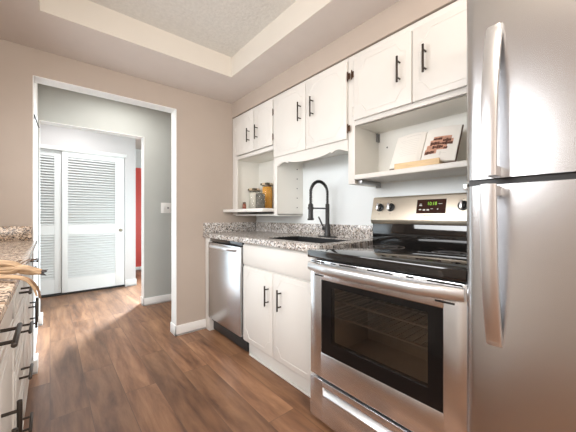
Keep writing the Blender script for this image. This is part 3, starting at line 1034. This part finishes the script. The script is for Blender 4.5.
u = thing('base_cabinet', 'white left cabinet nearest the viewer, one drawer above two doors', 'cabinet', (-0.4, 0.95, 0), 'base cabinets on the left')
lcarcass(u, 0.552, 1.350)
d = lfront(u, 0.565, 1.338, 0.725, 0.892, 'drawer')
pull_h(d, LF, 0.872, 1.03, 0.812, out=-0.034)
d = lfront(u, 0.565, 0.949, 0.115, 0.712, 'door')
pull_v(d, LF, 0.89, 0.47, 0.617, out=-0.034)
d = lfront(u, 0.953, 1.338, 0.115, 0.712, 'door')
pull_v(d, LF, 1.02, 0.47, 0.617, out=-0.034)
u = thing('base_cabinet', 'white left cabinet in the middle, stack of four drawers', 'cabinet', (-0.4, 1.6, 0), 'base cabinets on the left')
lcarcass(u, 1.352, 1.850)
for (z0, z1, zh) in ((0.725, 0.892, 0.79), (0.555, 0.712, 0.632), (0.345, 0.542, 0.448), (0.115, 0.332, 0.234)):
    d = lfront(u, 1.365, 1.838, z0, z1, 'drawer')
    pull_h(d, LF, 1.535, 1.675, zh, out=-0.034)
u = thing('base_cabinet', 'white left cabinet next to the hall opening, two doors under two drawers', 'cabinet', (-0.4, 2.25, 0), 'base cabinets on the left')
lcarcass(u, 1.852, 2.645)
for (a, b) in ((1.865, 2.247), (2.251, 2.633)):
    d = lfront(u, a, b, 0.725, 0.892, 'drawer')
    yc = (a + b) / 2
    pull_h(d, LF, yc - 0.07, yc + 0.07, 0.812, out=-0.034)
    d = lfront(u, a, b, 0.115, 0.712, 'door')
    yy = b - 0.05 if a < 2 else a + 0.06
    pull_v(d, LF, yy, 0.45, 0.60, out=-0.034)

cl = thing('countertop', 'granite countertop on the left, warm reflected light tinted in, with the dried stems on it', 'countertop', (-0.4, 1.6, 0.89))
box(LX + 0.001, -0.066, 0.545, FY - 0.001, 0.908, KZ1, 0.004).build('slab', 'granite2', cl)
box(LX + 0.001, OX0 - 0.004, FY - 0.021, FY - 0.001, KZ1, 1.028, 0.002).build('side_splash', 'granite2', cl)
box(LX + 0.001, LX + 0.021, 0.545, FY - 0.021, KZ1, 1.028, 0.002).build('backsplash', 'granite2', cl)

# ------------------------------------------------------------------ jars in the corner niche
JZ = 1.162


def jar(label, x, y, r, h, fill_mat, fill_h, lid_h=0.022, lid='cork', clamp=True):
    o = thing('storage_jar', label, 'jar', (x, y, JZ), 'jars in the corner niche')
    MB().lathe((x, y, JZ), [(r * 0.92, 0), (r, 0.006), (r, h * 0.88), (r * 0.93, h * 0.95), (r * 0.93, h)]).build('glass_body', 'clear', o)
    MB().lathe((x, y, JZ + 0.004), [(r * 0.9, 0), (r * 0.94, 0.004), (r * 0.94, fill_h - 0.006), (r * 0.8, fill_h)]).build('contents', fill_mat, o)
    MB().lathe((x, y, JZ + h), [(r * 0.98, 0), (r * 1.02, 0.003), (r * 1.02, lid_h - 0.003), (r * 0.96, lid_h)]).build('lid', lid, o)
    if clamp:
        m = MB()
        m.tube([(x + r * 1.05 * math.cos(2 * math.pi * k / 28), y + r * 1.05 * math.sin(2 * math.pi * k / 28), JZ + h - 0.004) for k in range(28)], 0.004, seg=6, closed=True)
        for sy in (-1, 1):
            m.box(x - r * 0.9, x - r * 0.2, y + sy * r * 0.75 - 0.02, y + sy * r * 0.75 + 0.02, JZ + h + 0.002, JZ + h + lid_h * 0.95, 0.003)
        m.build('clamp', 'lidm', o)
    return o


jar('tall glass jar of orange pasta, tallest in the niche', 1.68, 2.33, 0.052, 0.242, 'orange', 0.222)
jar('glass jar of white contents with a wooden clamp lid behind the dark jar', 1.66, 2.53, 0.056, 0.20, 'oat', 0.175)
jar('short glass jar of dark speckled beans in front of the others', 1.54, 2.25, 0.047, 0.148, 'beans', 0.143, lid_h=0.016, lid='clear', clamp=False)
o = thing('spice_bottle', 'tiny brown bottle at the left end of the niche shelf', 'bottle', (1.50, 2.475, JZ))
MB().lathe((1.50, 2.475, JZ), [(0.017, 0), (0.019, 0.004), (0.019, 0.045), (0.014, 0.055)]).build('glass_body', 'brown', o)
MB().lathe((1.50, 2.475, JZ + 0.055), [(0.015, 0), (0.016, 0.003), (0.016, 0.014), (0.013, 0.017)]).build('cap', 'cover', o)

# ------------------------------------------------------------------ cookbook on a wooden stand
SZ = 1.353
st = thing('book_stand', 'light wooden book stand holding the cookbook on the shelf', 'book stand', (1.53, 0.71, SZ))
box(1.476, 1.66, 0.60, 0.83, SZ, SZ + 0.012, 0.003).build('base_board', 'wood', st)
box(1.472, 1.486, 0.595, 0.835, SZ, SZ + 0.034, 0.003).build('ledge', 'wood', st)
TL = math.radians(27)
mt = Matrix.Translation((1.518, 0.715, SZ + 0.014)) @ Matrix.Rotation(TL, 4, 'Y')
box(0.012, 0.022, -0.10, 0.10, 0.004, 0.19, 0.003, mat=mt).build('back_rest', 'wood', st)
bk = thing('cookbook', 'open cookbook showing a photo of brownies on its right page', 'book', (1.5, 0.715, SZ + 0.012))
HB = 0.222
HWD = 0.172


def page_x(v):     # v: 0 at spine .. 1 at fore edge; bulge towards the reader
    return -0.004 - 0.016 * math.sin(math.pi * min(1, v * 1.0) ** 0.7) * (1 - 0.35 * v)


def page(sgn, name):
    t = bmesh.new()
    n = 14
    front = []
    back = []
    for k in range(n + 1):
        v = k / n
        y = sgn * (0.002 + HWD * v)
        front.append([t.verts.new((page_x(v), y, z)) for z in (0.004, HB)])
        back.append([t.verts.new((0.003, y, z)) for z in (0.004, HB)])
    for k in range(n):
        t.faces.new((front[k][0], front[k + 1][0], front[k + 1][1], front[k][1]))
        t.faces.new((back[k][0], back[k][1], back[k + 1][1], back[k + 1][0]))
        for q in (0, 1):
            t.faces.new((front[k][q], front[k + 1][q], back[k + 1][q], back[k][q]))
    for k in (0, n):
        t.faces.new((front[k][0], front[k][1], back[k][1], back[k][0]))
    bmesh.ops.recalc_face_normals(t, faces=t.faces)
    m = MB()
    m.add(t, mt)
    return m.build(name, 'cloud', bk)


lp = page(1, 'left_page')
rp = page(-1, 'right_page')
box(0.004, 0.009, -HWD - 0.006, HWD + 0.006, 0.0, HB + 0.004, 0.001, mat=mt).build('cover', 'cover', bk, 'dark brown cover edge')


def onpage(mb, sgn, v0, v1, z0, z1, lift=0.0006, n=5):
    for k in range(n):
        a, b = v0 + (v1 - v0) * k / n, v0 + (v1 - v0) * (k + 1) / n
        q = [mt @ Vector((page_x(a) - lift, sgn * (0.002 + HWD * a), z)) for z in (z0, z1)] + [mt @ Vector((page_x(b) - lift, sgn * (0.002 + HWD * b), z)) for z in (z1, z0)]
        mb.quad(*q)
    return mb


m = MB()
for k in range(9):
    onpage(m, 1, 0.16, 0.80 - 0.06 * (k % 3), 0.176 - 0.013 * k, 0.179 - 0.013 * k)
onpage(m, 1, 0.14, 0.62, 0.200, 0.205)
m.build('text_lines', 'print', lp)
# rows of brownies: three staggered bands
m = MB()
for (v0, v1, z0, z1) in ((0.30, 0.80, 0.135, 0.160), (0.22, 0.86, 0.105, 0.140), (0.14, 0.72, 0.075, 0.110), (0.10, 0.46, 0.052, 0.085)):
    onpage(m, -1, v0, v1, z0, z1)
m.build('brownie_photo', 'photo', rp)
m = MB()
random.seed(3)
for (v0, v1, z, h) in ((0.30, 0.55, 0.138, 0.012), (0.58, 0.80, 0.122, 0.018), (0.24, 0.50, 0.108, 0.016), (0.50, 0.86, 0.106, 0.012), (0.32, 0.62, 0.084, 0.016), (0.62, 0.74, 0.08, 0.008), (0.12, 0.40, 0.054, 0.014)):
    k = 5
    for i in range(k):
        a = v0 + (v1 - v0) * i / k
        e = random.uniform(-0.003, 0.004)
        onpage(m, -1, a, a + (v1 - v0) / k * 0.96, z - e, z + h + e, 0.0011, 1)
m.build('brownie_print', 'brownie', rp)
m = MB()
onpage(m, -1, 0.55, 0.60, 0.038, 0.062, n=1)
onpage(m, -1, 0.60, 0.74, 0.050, 0.053)
m.build('caption_marks', 'print', rp)

# ------------------------------------------------------------------ dried stems on the left counter
ds = thing('dried_stems', 'bundle of tan dried stems lying over the edge of the left granite counter', 'dried stems', (-0.2, 1.12, 0.93))


random.seed(11)


def catmull(P, n=8):
    out = []
    Q = [P[0]] + P + [P[-1]]
    for i in range(1, len(Q) - 2):
        for k in range(n):
            u_ = k / n
            a, b, c_, d_ = Q[i - 1], Q[i], Q[i + 1], Q[i + 2]
            out.append(0.5 * ((2 * b) + (c_ - a) * u_ + (2 * a - 5 * b + 4 * c_ - d_) * u_ ** 2 + (3 * b - a - 3 * c_ + d_) * u_ ** 3))
    out.append(P[-1])
    return out


A0 = Vector((-0.34, 1.22, 0.957))
A1 = Vector((-0.105, 1.085, 0.957))
A2 = Vector((-0.055, 1.045, 0.953))
A3 = Vector((-0.018, 1.010, 0.948))
husk = MB()
for k in range(9):
    jit = [Vector((random.uniform(-.006, .006), random.uniform(-.012, .012), random.uniform(-.010, .012))) * f_ for f_ in (1.5, 1.3, 0.8, 0.4)]
    P4 = catmull([A0 + jit[0], A1 + jit[1], A2 + jit[2], A3 + jit[3]])
    n = len(P4)
    husk.tube(P4, [0.0145 - 0.0100 * i / (n - 1) for i in range(n)], seg=8, sx=0.8)
husk.build('husk', 'straw', ds)
for k in range(4):
    o_ = Vector((random.uniform(-.01, .01), random.uniform(-.01, .01), 0.002 * k))
    pts = [Vector((-0.34, 1.20, 0.94)), Vector((-0.13, 1.045, 0.943)), Vector((-0.08, 1.0, 0.944)), Vector((-0.047, 0.975, 0.938)), Vector((-0.030, 0.965, 0.918)), Vector((-0.023, 0.963, 0.888 + 0.006 * k))]
    P4 = catmull([p + o_ * 0.5 for p in pts])
    n = len(P4)
    MB().tube(P4, [0.0048 - 0.0025 * i / (n - 1) for i in range(n)], seg=7).build('stem', 'straw' if k % 2 else 'straw2', ds)
tp = MB()
for (dx, dy, dz) in ((0.020, -0.016, 0.002), (0.018, -0.016, -0.008), (0.022, -0.014, 0.006)):
    p0 = A3 + Vector((-0.008, 0.006, 0))
    tp.tube([p0, p0 + Vector((dx, dy, dz)) * 0.5, p0 + Vector((dx, dy, dz))], [0.003, 0.0042, 0.0008], seg=6)
tp.build('seed_tip', 'tip', ds)
tw = MB()
for k in range(6):
    p0 = Vector((-0.12 + 0.012 * k, 1.13 + 0.006 * k, 0.952))
    tw.tube([p0, p0 + Vector((0.012, 0.02, 0.008)), p0 + Vector((0.02 + 0.004 * (k % 3), 0.045, 0.012))], 0.0013, seg=5)
tw.build('twig', 'straw2', ds)
